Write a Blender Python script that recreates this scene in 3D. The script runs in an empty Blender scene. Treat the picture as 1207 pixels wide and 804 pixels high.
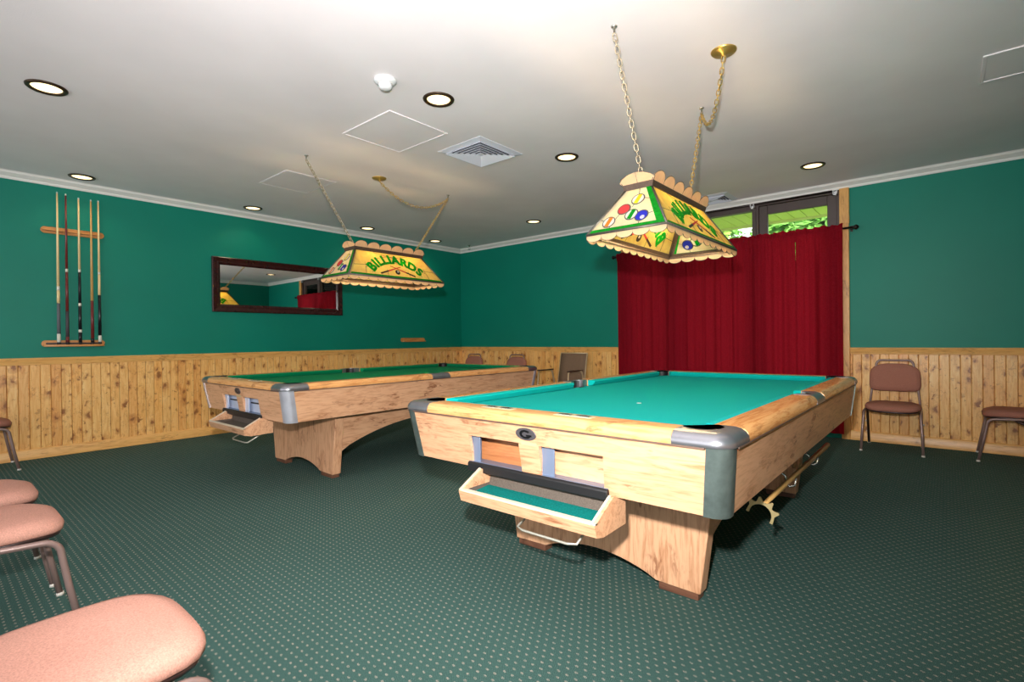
import bpy, math, random
from mathutils import Vector, Matrix
random.seed(7)
C = bpy.context.scene.collection
PI = math.pi

# ------------------------------------------------------------------ camera
F = 600.5982; yaw, pit, rol = .7067, -.0035, -.0113
fw = Vector((-math.sin(yaw)*math.cos(pit), math.cos(yaw)*math.cos(pit), math.sin(pit)))
rt = Vector((math.cos(yaw), math.sin(yaw), 0)); up = rt.cross(fw)
r2 = rt*math.cos(rol)+up*math.sin(rol); u2 = -rt*math.sin(rol)+up*math.cos(rol)
cd = bpy.data.cameras.new('camera'); cam = bpy.data.objects.new('camera', cd); C.objects.link(cam)
m = Matrix((r2, u2, -fw)).transposed().to_4x4(); m.translation = Vector((0, 0, 1.1)); cam.matrix_world = m
cd.sensor_fit = 'HORIZONTAL'; cd.sensor_width = 36; cd.lens = F/1207*36; cd.clip_start = .02
bpy.context.scene.camera = cam

XL, YB, XR, YF, H = -6.697, 6.431, 1.02, -3.2, 2.73

# ------------------------------------------------------------------ materials
def lin(c):
    return tuple(((v/255)/12.92 if v/255 <= .04045 else ((v/255+.055)/1.055)**2.4) for v in c)+(1,)
MATS = {}
class N:
    def __init__(s, name):
        s.m = bpy.data.materials.new(name); s.m.use_nodes = True; s.t = s.m.node_tree; s.n = s.t.nodes
        s.b = s.n['Principled BSDF']; s.out = s.n['Material Output']
    def add(s, typ, **kw):
        n = s.n.new(typ)
        for k, v in kw.items():
            if k.startswith('i_'): n.inputs[int(k[2:])].default_value = v
            else: setattr(n, k, v)
        return n
    def link(s, a, b): s.t.links.new(a, b)
    def val(s, x, sock):
        if hasattr(x, 'is_linked') or isinstance(x, bpy.types.NodeSocket): s.link(x, sock)
        else: sock.default_value = x
    def math(s, op, a, b=0., c=None):
        n = s.add('ShaderNodeMath', operation=op); s.val(a, n.inputs[0]); s.val(b, n.inputs[1])
        if c is not None: s.val(c, n.inputs[2])
        return n.outputs[0]
    def mix(s, f, a, b, mode='MIX'):
        n = s.add('ShaderNodeMix', data_type='RGBA', blend_type=mode)
        s.val(f, n.inputs[0]); s.val(a, n.inputs[6]); s.val(b, n.inputs[7]); return n.outputs[2]
    def ramp(s, f, stops):
        n = s.add('ShaderNodeValToRGB'); s.link(f, n.inputs[0]); cr = n.color_ramp
        while len(cr.elements) < len(stops): cr.elements.new(.5)
        for e, (p, c) in zip(cr.elements, stops): e.position = p; e.color = c if len(c) == 4 else lin(c)
        return n.outputs[0]
    def obj(s, scale=(1, 1, 1), loc=(0, 0, 0)):
        tc = s.add('ShaderNodeTexCoord'); mp = s.add('ShaderNodeMapping')
        mp.inputs['Scale'].default_value = scale; mp.inputs['Location'].default_value = loc
        s.link(tc.outputs['Object'], mp.inputs[0]); return mp.outputs[0]
    def noise(s, vec, sc, det=3, rough=.5, dist=0):
        n = s.add('ShaderNodeTexNoise'); s.link(vec, n.inputs['Vector'])
        n.inputs['Scale'].default_value = sc; n.inputs['Detail'].default_value = det
        n.inputs['Roughness'].default_value = rough; n.inputs['Distortion'].default_value = dist
        return n.outputs[0]
    def bump(s, h, strength, dist=.01):
        n = s.add('ShaderNodeBump'); n.inputs['Strength'].default_value = strength; n.inputs['Distance'].default_value = dist
        s.link(h, n.inputs['Height']); s.link(n.outputs[0], s.b.inputs['Normal'])

def simple(name, col, rough=.5, metal=0, var=.06, vs=6, spec=.5):
    q = N(name); v = q.obj(); f = q.noise(v, vs, 4)
    c = lin(col); d = tuple(x*(1-var) for x in c[:3])+(1,); e = tuple(min(1, x*(1+var)) for x in c[:3])+(1,)
    q.link(q.ramp(f, [(.3, d), (.7, e)]), q.b.inputs['Base Color'])
    q.b.inputs['Roughness'].default_value = rough; q.b.inputs['Metallic'].default_value = metal
    q.b.inputs['Specular IOR Level'].default_value = spec
    return q.m

def paint(name, col, rough=.45, bumpy=.15):
    q = N(name); q.b.inputs['Specular IOR Level'].default_value = .3; v = q.obj(); f = q.noise(v, 1.3, 3); f2 = q.noise(v, 140, 2)
    c = lin(col)
    q.link(q.ramp(f, [(.3, tuple(x*.95 for x in c[:3])+(1,)), (.7, tuple(x*1.05 for x in c[:3])+(1,))]), q.b.inputs['Base Color'])
    q.b.inputs['Roughness'].default_value = rough; q.bump(f2, bumpy, .002); return q.m

def wood(name, axis, light, dark, knots=.0, rough=.35, sc=1.):
    """grain runs along axis (0,1,2)"""
    q = N(name); s = [9*sc]*3; s[axis] = .9*sc
    v = q.obj(tuple(s)); g = q.noise(v, 3.2, 6, .6, 2.0); g2 = q.noise(v, 14, 3, .6, .3)
    col = q.ramp(q.math('ADD', q.math('MULTIPLY', g, .7), q.math('MULTIPLY', g2, .3)), [(.32, dark), (.52, light), (.75, tuple(min(255, x+8) for x in light))])
    if knots:
        s2 = [4.5]*3; s2[axis] = 2.0
        kv = q.obj(tuple(s2), (3.1, 1.7, .4)); wob = q.noise(kv, 3, 3)
        k = q.noise(kv, 2.4, 4, .55, .6)
        f = q.ramp(k, [(.56, (0, 0, 0, 1)), (.66, (1, 1, 1, 1))])
        s3 = [40]*3; s3[axis] = 9
        fine = q.noise(q.obj(tuple(s3)), 1.2, 4, .6, 1.5)
        f3 = q.math('MULTIPLY', f, q.ramp(fine, [(.45, (0, 0, 0, 1)), (.6, (1, 1, 1, 1))]))
        col = q.mix(q.math('MULTIPLY', f3, knots), col, lin((118, 62, 30)))
    q.link(col, q.b.inputs['Base Color']); q.b.inputs['Roughness'].default_value = rough
    return q.m

def pine(name, comp, phase):
    """vertical knotty boards .0776 wide; comp = world axis running across the boards"""
    q = N(name); tc = q.add('ShaderNodeTexCoord'); sp = q.add('ShaderNodeSeparateXYZ'); q.link(tc.outputs['Object'], sp.inputs[0])
    a = sp.outputs[comp]; z = sp.outputs[2]
    u = q.math('DIVIDE', q.math('SUBTRACT', a, phase), .0776); idx = q.math('FLOOR', u); fr = q.math('FRACT', u)
    wn = q.add('ShaderNodeTexWhiteNoise', noise_dimensions='1D'); q.link(idx, wn.inputs['W'])
    rv = wn.outputs[0]
    cm = q.add('ShaderNodeCombineXYZ'); q.link(q.math('MULTIPLY', fr, .0776*14), cm.inputs[0])
    q.link(q.math('MULTIPLY', idx, 3.71), cm.inputs[1]); q.link(q.math('ADD', q.math('MULTIPLY', z, 1.3), q.math('MULTIPLY', rv, 9)), cm.inputs[2])
    g = q.noise(cm.outputs[0], 3.0, 6, .6, 1.6)
    col = q.ramp(g, [(.3, (222, 164, 92)), (.5, (243, 196, 124)), (.7, (250, 216, 152))])
    tint = q.ramp(rv, [(0, (246, 222, 196)), (.5, (255, 248, 236)), (1, (255, 236, 208))])
    col = q.mix(1., col, tint, 'MULTIPLY')
    # knots: points scattered per board
    cm2 = q.add('ShaderNodeCombineXYZ'); q.link(q.math('ADD', q.math('MULTIPLY', u, .9), q.math('MULTIPLY', idx, .37)), cm2.inputs[0])
    q.link(q.math('ADD', q.math('MULTIPLY', z, 8.5), q.math('MULTIPLY', rv, 20)), cm2.inputs[1])
    warp = q.add('ShaderNodeVectorMath', operation='ADD'); nz = q.add('ShaderNodeTexNoise'); q.link(cm2.outputs[0], nz.inputs['Vector']); nz.inputs['Scale'].default_value = 2.6
    nm = q.add('ShaderNodeVectorMath', operation='SCALE'); q.link(nz.outputs['Color'], nm.inputs[0]); nm.inputs['Scale'].default_value = .8
    q.link(cm2.outputs[0], warp.inputs[0]); q.link(nm.outputs[0], warp.inputs[1])
    vo = q.add('ShaderNodeTexVoronoi', voronoi_dimensions='2D'); q.link(warp.outputs[0], vo.inputs['Vector']); vo.inputs['Scale'].default_value = 1.
    sz = q.add('ShaderNodeSeparateColor'); q.link(vo.outputs['Color'], sz.inputs[0])
    rad = q.math('MULTIPLY', q.math('POWER', sz.outputs[0], 2.6), .30)
    kf = q.math('SUBTRACT', 1., q.math('DIVIDE', vo.outputs['Distance'], q.math('ADD', rad, .012)))
    kf = q.ramp(kf, [(0, (0, 0, 0, 1)), (.5, (1, 1, 1, 1))])
    halo = q.math('SUBTRACT', 1., q.math('DIVIDE', vo.outputs['Distance'], q.math('ADD', q.math('MULTIPLY', rad, 2.6), .02)))
    halo = q.math('MULTIPLY', q.math('MAXIMUM', halo, 0.), .9)
    col = q.mix(halo, col, lin((184, 112, 52))); col = q.mix(q.math('MULTIPLY', kf, .62), col, lin((118, 64, 30)))
    sm = q.math('MULTIPLY', q.ramp(q.noise(warp.outputs[0], 1.7, 5, .65, 1.5), [(.56, (0, 0, 0, 1)), (.68, (1, 1, 1, 1))]), .55)
    col = q.mix(sm, col, lin((176, 108, 54)))
    groove = q.ramp(q.math('ABSOLUTE', q.math('SUBTRACT', fr, .5)), [(.46, (0, 0, 0, 1)), (.495, (1, 1, 1, 1))])
    col = q.mix(q.math('MULTIPLY', groove, .55), col, lin((120, 70, 30)))
    q.link(col, q.b.inputs['Base Color']); q.b.inputs['Roughness'].default_value = .38
    return q.m

def carpet():
    q = N('patterned_carpet'); tc = q.add('ShaderNodeTexCoord'); sp = q.add('ShaderNodeSeparateXYZ'); q.link(tc.outputs['Object'], sp.inputs[0])
    P = .034
    def dash(ox, oy, a, b):
        row = q.math('DIVIDE', q.math('ADD', sp.outputs[1], oy), P*.85)
        ri = q.math('FLOOR', row); fy = q.math('SUBTRACT', q.math('FRACT', row), .5)
        sh = q.math('MULTIPLY', q.math('MODULO', q.math('ABSOLUTE', ri), 2.), .5)
        col = q.math('ADD', q.math('DIVIDE', q.math('ADD', sp.outputs[0], ox), P), sh)
        fx = q.math('SUBTRACT', q.math('FRACT', col), .5)
        # slanting little tuft
        sx = q.math('ADD', fx, q.math('MULTIPLY', fy, .35))
        d = q.math('ADD', q.math('POWER', q.math('DIVIDE', q.math('ABSOLUTE', sx), a), 2.), q.math('POWER', q.math('DIVIDE', q.math('ABSOLUTE', fy), b), 2.))
        return q.ramp(d, [(.55, (1, 1, 1, 1)), (1., (0, 0, 0, 1))])
    v = q.obj(); n1 = q.noise(v, 420, 2, .7); n2 = q.noise(v, 1.1, 3); n3 = q.noise(v, 60, 2)
    grid = q.math('MULTIPLY', q.math('SINE', q.math('MULTIPLY', sp.outputs[0], 2*PI/.0085)), q.math('SINE', q.math('MULTIPLY', sp.outputs[1], 2*PI/.0085)))
    n1 = q.math('ADD', n1, q.math('MULTIPLY', grid, .07))
    base = q.ramp(n1, [(.3, (34, 54, 52)), (.52, (62, 93, 87)), (.75, (106, 140, 131))])
    base = q.mix(q.math('MULTIPLY', n2, .3), base, lin((38, 64, 60)))
    d1 = q.math('MULTIPLY', dash(0, 0, .23, .18), q.ramp(q.noise(v, 190, 2, .8), [(.40, (0, 0, 0, 1)), (.56, (1, 1, 1, 1))]))
    col = q.mix(q.math('MULTIPLY', d1, q.math('ADD', q.math('MULTIPLY', n3, .5), .55)), base, lin((172, 158, 146)))
    q.link(col, q.b.inputs['Base Color']); q.b.inputs['Roughness'].default_value = .95
    q.b.inputs['Specular IOR Level'].default_value = .1
    q.bump(n1, .5, .004); return q.m

def fabric(name, col, scale=300, var=.18, rough=.9):
    q = N(name); v = q.obj(); a = q.noise(v, scale, 3, .7); b = q.noise(v, 9, 3)
    c = lin(col)
    base = q.ramp(a, [(.3, tuple(x*(1-var) for x in c[:3])+(1,)), (.7, tuple(min(1, x*(1+var)) for x in c[:3])+(1,))])
    q.link(base, q.b.inputs['Base Color']); q.b.inputs['Roughness'].default_value = rough; q.b.inputs['Specular IOR Level'].default_value = .15
    q.bump(a, .3, .002); return q.m

def glassy(name, col, trans=.55, var=.12, vs=9, rough=.35):
    """stained glass: lit from behind"""
    q = N(name); v = q.obj((1, 1, 1)); f = q.noise(v, vs, 4, .6, 1.5); c = lin(col)
    cc = q.ramp(f, [(.3, tuple(x*(1-var) for x in c[:3])+(1,)), (.7, tuple(min(1, x*(1+var)) for x in c[:3])+(1,))])
    q.link(cc, q.b.inputs['Base Color']); q.b.inputs['Roughness'].default_value = rough
    tr = q.add('ShaderNodeBsdfTranslucent'); q.link(cc, tr.inputs[0])
    mx = q.add('ShaderNodeMixShader'); mx.inputs[0].default_value = trans
    q.link(q.b.outputs[0], mx.inputs[1]); q.link(tr.outputs[0], mx.inputs[2]); q.link(mx.outputs[0], q.out.inputs[0]); return q.m

def emis(name, col, strength):
    q = N(name); q.b.inputs['Base Color'].default_value = lin(col); q.b.inputs['Emission Color'].default_value = lin(col)
    q.b.inputs['Emission Strength'].default_value = strength; return q.m

def curtain_mat():
    q = N('red_curtain_cloth'); v = q.obj((1, 1, 1)); a = q.noise(q.obj((260, 260, 40)), 1, 2); b = q.noise(q.obj((40, 40, 260)), 1, 2)
    w = q.math('ADD', q.math('MULTIPLY', a, .5), q.math('MULTIPLY', b, .5))
    cc = q.ramp(w, [(.35, (146, 12, 32)), (.65, (168, 26, 44))])
    q.link(cc, q.b.inputs['Base Color']); q.b.inputs['Roughness'].default_value = .85; q.b.inputs['Specular IOR Level'].default_value = .15
    tr = q.add('ShaderNodeBsdfTranslucent'); q.link(cc, tr.inputs[0])
    mx = q.add('ShaderNodeMixShader'); mx.inputs[0].default_value = .5
    q.link(q.b.outputs[0], mx.inputs[1]); q.link(tr.outputs[0], mx.inputs[2]); q.link(mx.outputs[0], q.out.inputs[0]); return q.m

def clear_glass():
    q = N('window_glass'); t = q.add('ShaderNodeBsdfTransparent'); g = q.add('ShaderNodeBsdfGlossy'); g.inputs['Roughness'].default_value = .02
    fr = q.add('ShaderNodeFresnel'); fr.inputs[0].default_value = 1.45; mx = q.add('ShaderNodeMixShader')
    q.link(fr.outputs[0], mx.inputs[0]); q.link(t.outputs[0], mx.inputs[1]); q.link(g.outputs[0], mx.inputs[2]); q.link(mx.outputs[0], q.out.inputs[0]); return q.m

OAK_L, OAK_D = (210, 161, 124), (170, 117, 80)
M = dict(
    ceiling=paint('ceiling_paint', (242, 234, 236), .6, .25), green=paint('green_wall_paint', (0, 124, 104), .5),
    crown=paint('white_trim_paint', (232, 228, 222), .4, .02), carpet=carpet(),
    pineL=pine('knotty_pine_left', 1, .551), pineB=pine('knotty_pine_back', 0, -.681),
    railY=wood('pine_rail_y', 1, (236, 180, 104), (204, 142, 70), .5), railX=wood('pine_rail_x', 0, (236, 180, 104), (204, 142, 70), .5), railZ=wood('pine_rail_z', 2, (222, 166, 92), (190, 128, 62), .5),
    oakX=wood('oak_grain_x', 0, OAK_L, OAK_D, .75), oakY=wood('oak_grain_y', 1, OAK_L, OAK_D, .8), oakZ=wood('oak_grain_z', 2, OAK_L, OAK_D, .7),
    oakTX=wood('oak_rail_top_x', 0, (220, 164, 106), (184, 116, 64), .6, .22), oakTY=wood('oak_rail_top_y', 1, (226, 166, 104), (190, 116, 60), .6, .22),
    darkwood=wood('dark_foot_wood', 0, (108, 72, 54), (78, 48, 36), 0), brownpanel=wood('brown_panel', 0, (186, 122, 78), (160, 96, 58), 0),
    rackwood=wood('rack_wood', 1, (206, 140, 74), (164, 98, 44), .2),
    cast=simple('grey_metal_casting', (150, 150, 156), .32, .85, .12, 12), trimcast=simple('grey_green_corner_metal', (98, 110, 106), .42, .6, .22, 25), plate2=simple('bright_steel_plate', (196, 206, 226), .4, .3), chainm=simple('old_brass_chain', (176, 160, 132), .4, .7), silver=simple('silver_corner_metal', (206, 206, 216), .35, .6, .1, 12),
    strip=simple('dark_seam_strip', (96, 74, 62), .5), teal=fabric('teal_felt', (0, 166, 160), 500, .06), greenfelt=fabric('green_felt', (0, 120, 78), 500, .06),
    black=simple('black_rubber', (20, 20, 22), .5), dark=simple('dark_inside', (26, 22, 20), .8), plate=simple('pale_steel_plate', (128, 142, 168), .4, .5),
    lining=fabric('grey_tray_lining', (92, 82, 74), 260, .35), teal2=fabric('teal_tray_lining', (0, 108, 102), 160, .35), palerim=simple('pale_tray_rim', (196, 182, 160), .5),
    chrome=simple('chrome', (215, 213, 205), .2, .9), wire=simple('steel_wire', (190, 186, 172), .35, .5), brass=simple('brass', (222, 184, 104), .32, .85),
    bronze=simple('bronze_ring', (70, 52, 38), .35, .6), badge=simple('pewter_badge', (96, 92, 96), .4, .5), blackp=simple('black_paint', (14, 14, 16), .35), ivory=simple('ivory_plate', (178, 168, 132), .4),
    tube=simple('taupe_chair_tube', (142, 118, 112), .35, .3), tubedark=simple('dark_chair_tube', (70, 50, 44), .35, .3), pan=simple('dark_seat_pan', (52, 36, 34), .3, .2),
    chairfab=fabric('dusty_rose_chair_fabric', (192, 142, 126), 240, .22), chairbrown=fabric('brown_chair_fabric', (166, 112, 95), 240, .22),
    nickel=simple('white_plastic_glide', (215, 210, 200), .4), sling=fabric('brown_sling', (128, 104, 84), 200, .3), champ=simple('champagne_frame', (214, 188, 150), .35, .3), armdark=simple('dark_arm_pad', (60, 34, 26), .4),
    mframe=simple('mahogany_frame', (52, 22, 20), .22, 0, .25, 20), white=simple('white_plastic', (225, 225, 226), .4, 0, .02), louver=simple('white_louver', (214, 216, 226), .45, 0, .03), ventdark=simple('duct_dark', (70, 74, 90), .7),
    winframe=simple('dark_brown_window_frame', (72, 58, 54), .45), rod=simple('dark_rod', (38, 26, 22), .35, .5), glass=clear_glass(), curtain=curtain_mat(),
    bulb=emis('warm_bulb', (255, 222, 165), 170), lens=emis('warm_downlight', (255, 226, 168), 2.6),
    came=simple('lead_came', (88, 84, 76), .4, .5, .2, 60), camedark=simple('dark_channel', (84, 66, 54), .45, .3, .25, 80),
    gy=glassy('amber_glass', (255, 226, 150), .75, .14, 7), gw=glassy('cream_glass', (255, 238, 206), .7, .1, 7), gsc=glassy('pink_cream_glass', (250, 220, 182), .65, .07),
    gg=glassy('green_glass', (20, 185, 50), .75, .3, 30), glime=glassy('lime_glass', (150, 215, 60), .6, .15), gr=glassy('red_glass', (215, 70, 70), .5), gb=glassy('blue_glass', (40, 50, 200), .5),
    go=glassy('orange_glass', (240, 150, 50), .6), gye=glassy('yellow_glass', (235, 225, 40), .6), gwh=glassy('white_glass', (245, 240, 235), .6), gk=glassy('black_glass', (40, 22, 14), .15), gp=glassy('pink_glass', (240, 190, 160), .5),
    soffit=paint('soffit_foliage_light', (206, 218, 128), .6, .02), siding=simple('grey_brown_cladding', (110, 96, 80), .8),  # soffit: green light bounced off the foliage is put into its base colour
    ground=simple('lawn', (150, 180, 90), .95, 0, .3, 3), leaf=glassy('leaf_green', (160, 200, 90), .35, .35, 2, .6), leafd=glassy('leaf_deep_green', (124, 180, 84), .35, .35, 2, .6), bark=simple('bark', (86, 70, 52), .9),
)
q = N('mirror_glass'); q.b.inputs['Metallic'].default_value = 1; q.b.inputs['Roughness'].default_value = .01; q.b.inputs['Base Color'].default_value = (.9, .92, .92, 1); M['mirror'] = q.m

# ------------------------------------------------------------------ mesh builder
class MB:
    def __init__(s): s.v = []; s.f = []; s.sm = []; s.mi = []; s.cur = 0
    def av(s, pts): i = len(s.v); s.v += [tuple(p) for p in pts]; return i
    def face(s, idx, sm=False): s.f.append(tuple(idx)); s.sm.append(sm); s.mi.append(s.cur)
    def box(s, x0, x1, y0, y1, z0, z1, fn=None):
        p = [(x, y, z) for z in (z0, z1) for y in (y0, y1) for x in (x0, x1)]
        if fn: p = [fn(*a) for a in p]
        i = s.av(p)
        for a in ((0, 2, 3, 1), (4, 5, 7, 6), (0, 1, 5, 4), (2, 6, 7, 3), (0, 4, 6, 2), (1, 3, 7, 5)): s.face([i+k for k in a])
        return s
    def prism(s, poly, z0, z1, fn=None, sm=False):
        """poly = 2D points; fn(a,b,c)->xyz, extruded along c"""
        fn = fn or (lambda a, b, c: (a, b, c)); n = len(poly)
        area = sum(poly[k][0]*poly[(k+1) % n][1]-poly[(k+1) % n][0]*poly[k][1] for k in range(n))
        if area < 0: poly = poly[::-1]
        i = s.av([fn(a, b, z0) for a, b in poly]+[fn(a, b, z1) for a, b in poly])
        s.face([i+k for k in range(n)][::-1]); s.face([i+n+k for k in range(n)])
        for k in range(n): s.face((i+k, i+(k+1) % n, i+n+(k+1) % n, i+n+k), sm)
        return s
    def loft(s, rings, caps=True, sm=True, closed=True):
        n = len(rings[0]); i = s.av([p for r in rings for p in r])
        for a in range(len(rings)-1):
            for k in range(n if closed else n-1):
                s.face((i+a*n+k, i+a*n+(k+1) % n, i+(a+1)*n+(k+1) % n, i+(a+1)*n+k), sm)
        if caps: s.face([i+k for k in range(n)][::-1]); j = i+(len(rings)-1)*n; s.face([j+k for k in range(n)])
        return s
    def tube(s, path, r, n=10, closed=False, flat=None):
        P = [Vector(p) for p in path]; rings = []; m = len(P); prev = None
        for k in range(m):
            if closed: t = (P[(k+1) % m]-P[k-1])
            else: t = P[min(k+1, m-1)]-P[max(k-1, 0)]
            t.normalize()
            if prev is None:
                a = Vector((0, 0, 1)) if abs(t.z) < .9 else Vector((1, 0, 0)); u = t.cross(a).normalized()
            else: u = (prev-t*prev.dot(t)).normalized()
            prev = u; w = t.cross(u); rr = r[k] if isinstance(r, (list, tuple)) else r
            rings.append([P[k]+u*math.cos(2*PI*j/n)*rr+w*math.sin(2*PI*j/n)*rr for j in range(n)])
        if closed: rings.append(rings[0]); return s.loft(rings, False)
        return s.loft(rings, True)
    def lathe(s, prof, c=(0, 0, 0), n=32, ax=(0, 0, 1), sm=True):
        ax = Vector(ax).normalized(); a = Vector((0, 0, 1)) if abs(ax.z) < .9 else Vector((1, 0, 0)); u = ax.cross(a).normalized(); w = ax.cross(u); c = Vector(c)
        rings = [[c+ax*h+u*math.cos(2*PI*j/n)*r+w*math.sin(2*PI*j/n)*r for j in range(n)] for r, h in prof]
        return s.loft(rings, True, sm)
    def build(s, name, mats, parent=None, bevel=0, seg=2, loc=None, subd=0):
        me = bpy.data.meshes.new(name); me.from_pydata(s.v, [], s.f); me.update()
        if not isinstance(mats, (list, tuple)): mats = [mats]
        for x in mats: me.materials.append(x)
        for p, sm, mi in zip(me.polygons, s.sm, s.mi): p.use_smooth = sm; p.material_index = mi
        import bmesh
        b = bmesh.new(); b.from_mesh(me); bmesh.ops.recalc_face_normals(b, faces=b.faces[:]) ; b.to_mesh(me); b.free()
        o = bpy.data.objects.new(name, me); C.objects.link(o)
        if parent: o.parent = parent
        if loc: o.location = loc
        if bevel:
            md = o.modifiers.new('bevel', 'BEVEL'); md.width = bevel; md.segments = seg; md.limit_method = 'ANGLE'; md.angle_limit = .7
            for p in me.polygons: p.use_smooth = True
            me.set_sharp_from_angle(angle=.6) if hasattr(me, 'set_sharp_from_angle') else None
        if subd:
            md = o.modifiers.new('sub', 'SUBSURF'); md.levels = md.render_levels = subd
        return o
def tag(o, label=None, cat=None, group=None, kind=None):
    for k, v in (('label', label), ('category', cat), ('group', group), ('kind', kind)):
        if v: o[k] = v
    return o
def empty(name, loc=(0, 0, 0), rz=0, **kw):
    o = bpy.data.objects.new(name, None); C.objects.link(o); o.location = loc; o.rotation_euler = (0, 0, rz); o.empty_display_size = .1
    return tag(o, **kw)
def copy_tree(o, parent=None):
    c = o.copy(); C.objects.link(c); c.parent = parent
    for ch in list(o.children): copy_tree(ch, c)
    return c
def text_mesh(txt, size, depth, name, mat, parent=None, mw=None):
    cu = bpy.data.curves.new('t', 'FONT'); cu.body = txt; cu.size = size; cu.extrude = depth/2; cu.offset = size*.045; cu.align_x = 'CENTER'; cu.align_y = 'CENTER'; cu.resolution_u = 4
    to = bpy.data.objects.new('t', cu); C.objects.link(to); dg = bpy.context.evaluated_depsgraph_get()
    me = bpy.data.meshes.new_from_object(to.evaluated_get(dg)); bpy.data.objects.remove(to)
    if mw: me.transform(mw)
    me.name = name; me.materials.clear(); me.materials.append(mat)
    o = bpy.data.objects.new(name, me); C.objects.link(o); o.parent = parent; return o
def arc(cx, cy, r, a0, a1, n=10): return [(cx+r*math.cos(a0+(a1-a0)*k/n), cy+r*math.sin(a0+(a1-a0)*k/n)) for k in range(n+1)]
def rrect(x0, x1, y0, y1, r, n=5):
    return arc(x1-r, y1-r, r, 0, PI/2, n)+arc(x0+r, y1-r, r, PI/2, PI, n)+arc(x0+r, y0+r, r, PI, 1.5*PI, n)+arc(x1-r, y0+r, r, 1.5*PI, 2*PI, n)
S = dict(kind='structure')
def light(kind, name, loc, energy, col=(1, 1, 1), **kw):
    l = bpy.data.lights.new(name, kind); l.energy = energy; l.color = col
    for k, v in kw.items(): setattr(l, k, v)
    o = bpy.data.objects.new(name, l); C.objects.link(o); o.location = loc; return o

# ------------------------------------------------------------------ room shell
tag(MB().box(XL-.2, XR+.2, YF, YB+.15, -.1, 0).build('floor', M['carpet']), **S)
tag(MB().box(XL-.2, XR+.2, -7.5, YB+.15, H, H+.1).build('ceiling', M['ceiling']), **S)  # overhang beyond the open front added, unseen, to keep the sun out
tag(MB().box(XL-.2, XL, YF, YB+.15, 0, H).build('wall_left', M['green']), **S)
tag(MB().box(XR, XR+.2, YF, YB+.15, 0, H).build('wall_right', M['green']), **S)
WX0, WX1, WZ1 = -3.40, -.86, 2.665
b = MB(); b.box(XL, WX0, YB, YB+.15, 0, H); b.box(WX1, XR, YB, YB+.15, 0, H); b.box(WX0, WX1, YB, YB+.15, WZ1, H); b.box(WX0, WX1, YB, YB+.15, 0, .12)
tag(b.build('wall_back', M['green']), **S)

# wainscot boards (real v-grooved boards)
def boards(comp, a0, a1, phase, sgn, base, name, mat):
    b = MB(); k = math.floor((a0-phase)/.0776); t = .014
    while phase+k*.0776 < a1:
        lo = max(a0, phase+k*.0776); hi = min(a1, phase+(k+1)*.0776); k += 1
        if hi-lo < .01: continue
        prof = [(lo, 0), (lo, t-.006), (lo+.005, t), (hi-.005, t), (hi, t-.006), (hi, 0)]
        f = (lambda a, d, z: (base+sgn*d, a, z)) if comp == 1 else (lambda a, d, z: (a, base+sgn*d, z))
        b.prism(prof, .09, .91, f)
    return tag(b.build(name, mat), **S)
boards(1, YF, YB, .551, 1, XL, 'trim_1', M['pineL'])
boards(0, XL+.014, WX0-.05, -.681, -1, YB, 'trim_2', M['pineB'])
boards(0, -.78, XR, -.681, -1, YB, 'trim_3', M['pineB'])
boards(1, YF, YB-.014, .551, -1, XR, 'trim_4', M['pineL'])
def run(prof, a0, a1, comp, base, sgn, name, mat, bevel=.003):
    f = (lambda d, z, a: (base+sgn*d, a, z)) if comp == 1 else (lambda d, z, a: (a, base+sgn*d, z))
    return tag(MB().prism(prof, a0, a1, f).build(name, mat, bevel=bevel), **S)
RAIL = [(0, .903), (.022, .903), (.024, .925), (.03, .945), (.034, .955), (.036, .972), (0, .972)]
BASE = [(0, 0), (.03, 0), (.03, .088), (.022, .1), (0, .1)]
CROWN = [(0, 2.659), (.008, 2.659), (.014, 2.672), (.016, 2.682), (.03, 2.692), (.05, 2.706), (.056, 2.71), (.06, 2.72), (.068, 2.73), (0, 2.73)]
run(RAIL, YF, YB, 1, XL, 1, 'trim_5', M['railY']); run(RAIL, XL, WX0-.05, 0, YB, -1, 'trim_6', M['railX']); run(RAIL, -.78, XR, 0, YB, -1, 'trim_7', M['railX']); run(RAIL, YF, YB, 1, XR, -1, 'trim_8', M['railY'])
run(BASE, YF, YB, 1, XL, 1, 'baseboard_left', M['railY']); run(BASE, XL, WX0-.05, 0, YB, -1, 'baseboard_back', M['railX']); run(BASE, -.78, XR, 0, YB, -1, 'baseboard_back_right', M['railX']); run(BASE, YF, YB, 1, XR, -1, 'baseboard_right', M['railY'])
run(CROWN, YF, YB, 1, XL, 1, 'trim_9', M['crown'], 0); run(CROWN, XL, XR, 0, YB, -1, 'trim_10', M['crown'], 0); run(CROWN, YF, YB, 1, XR, -1, 'trim_11', M['crown'], 0)

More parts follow.
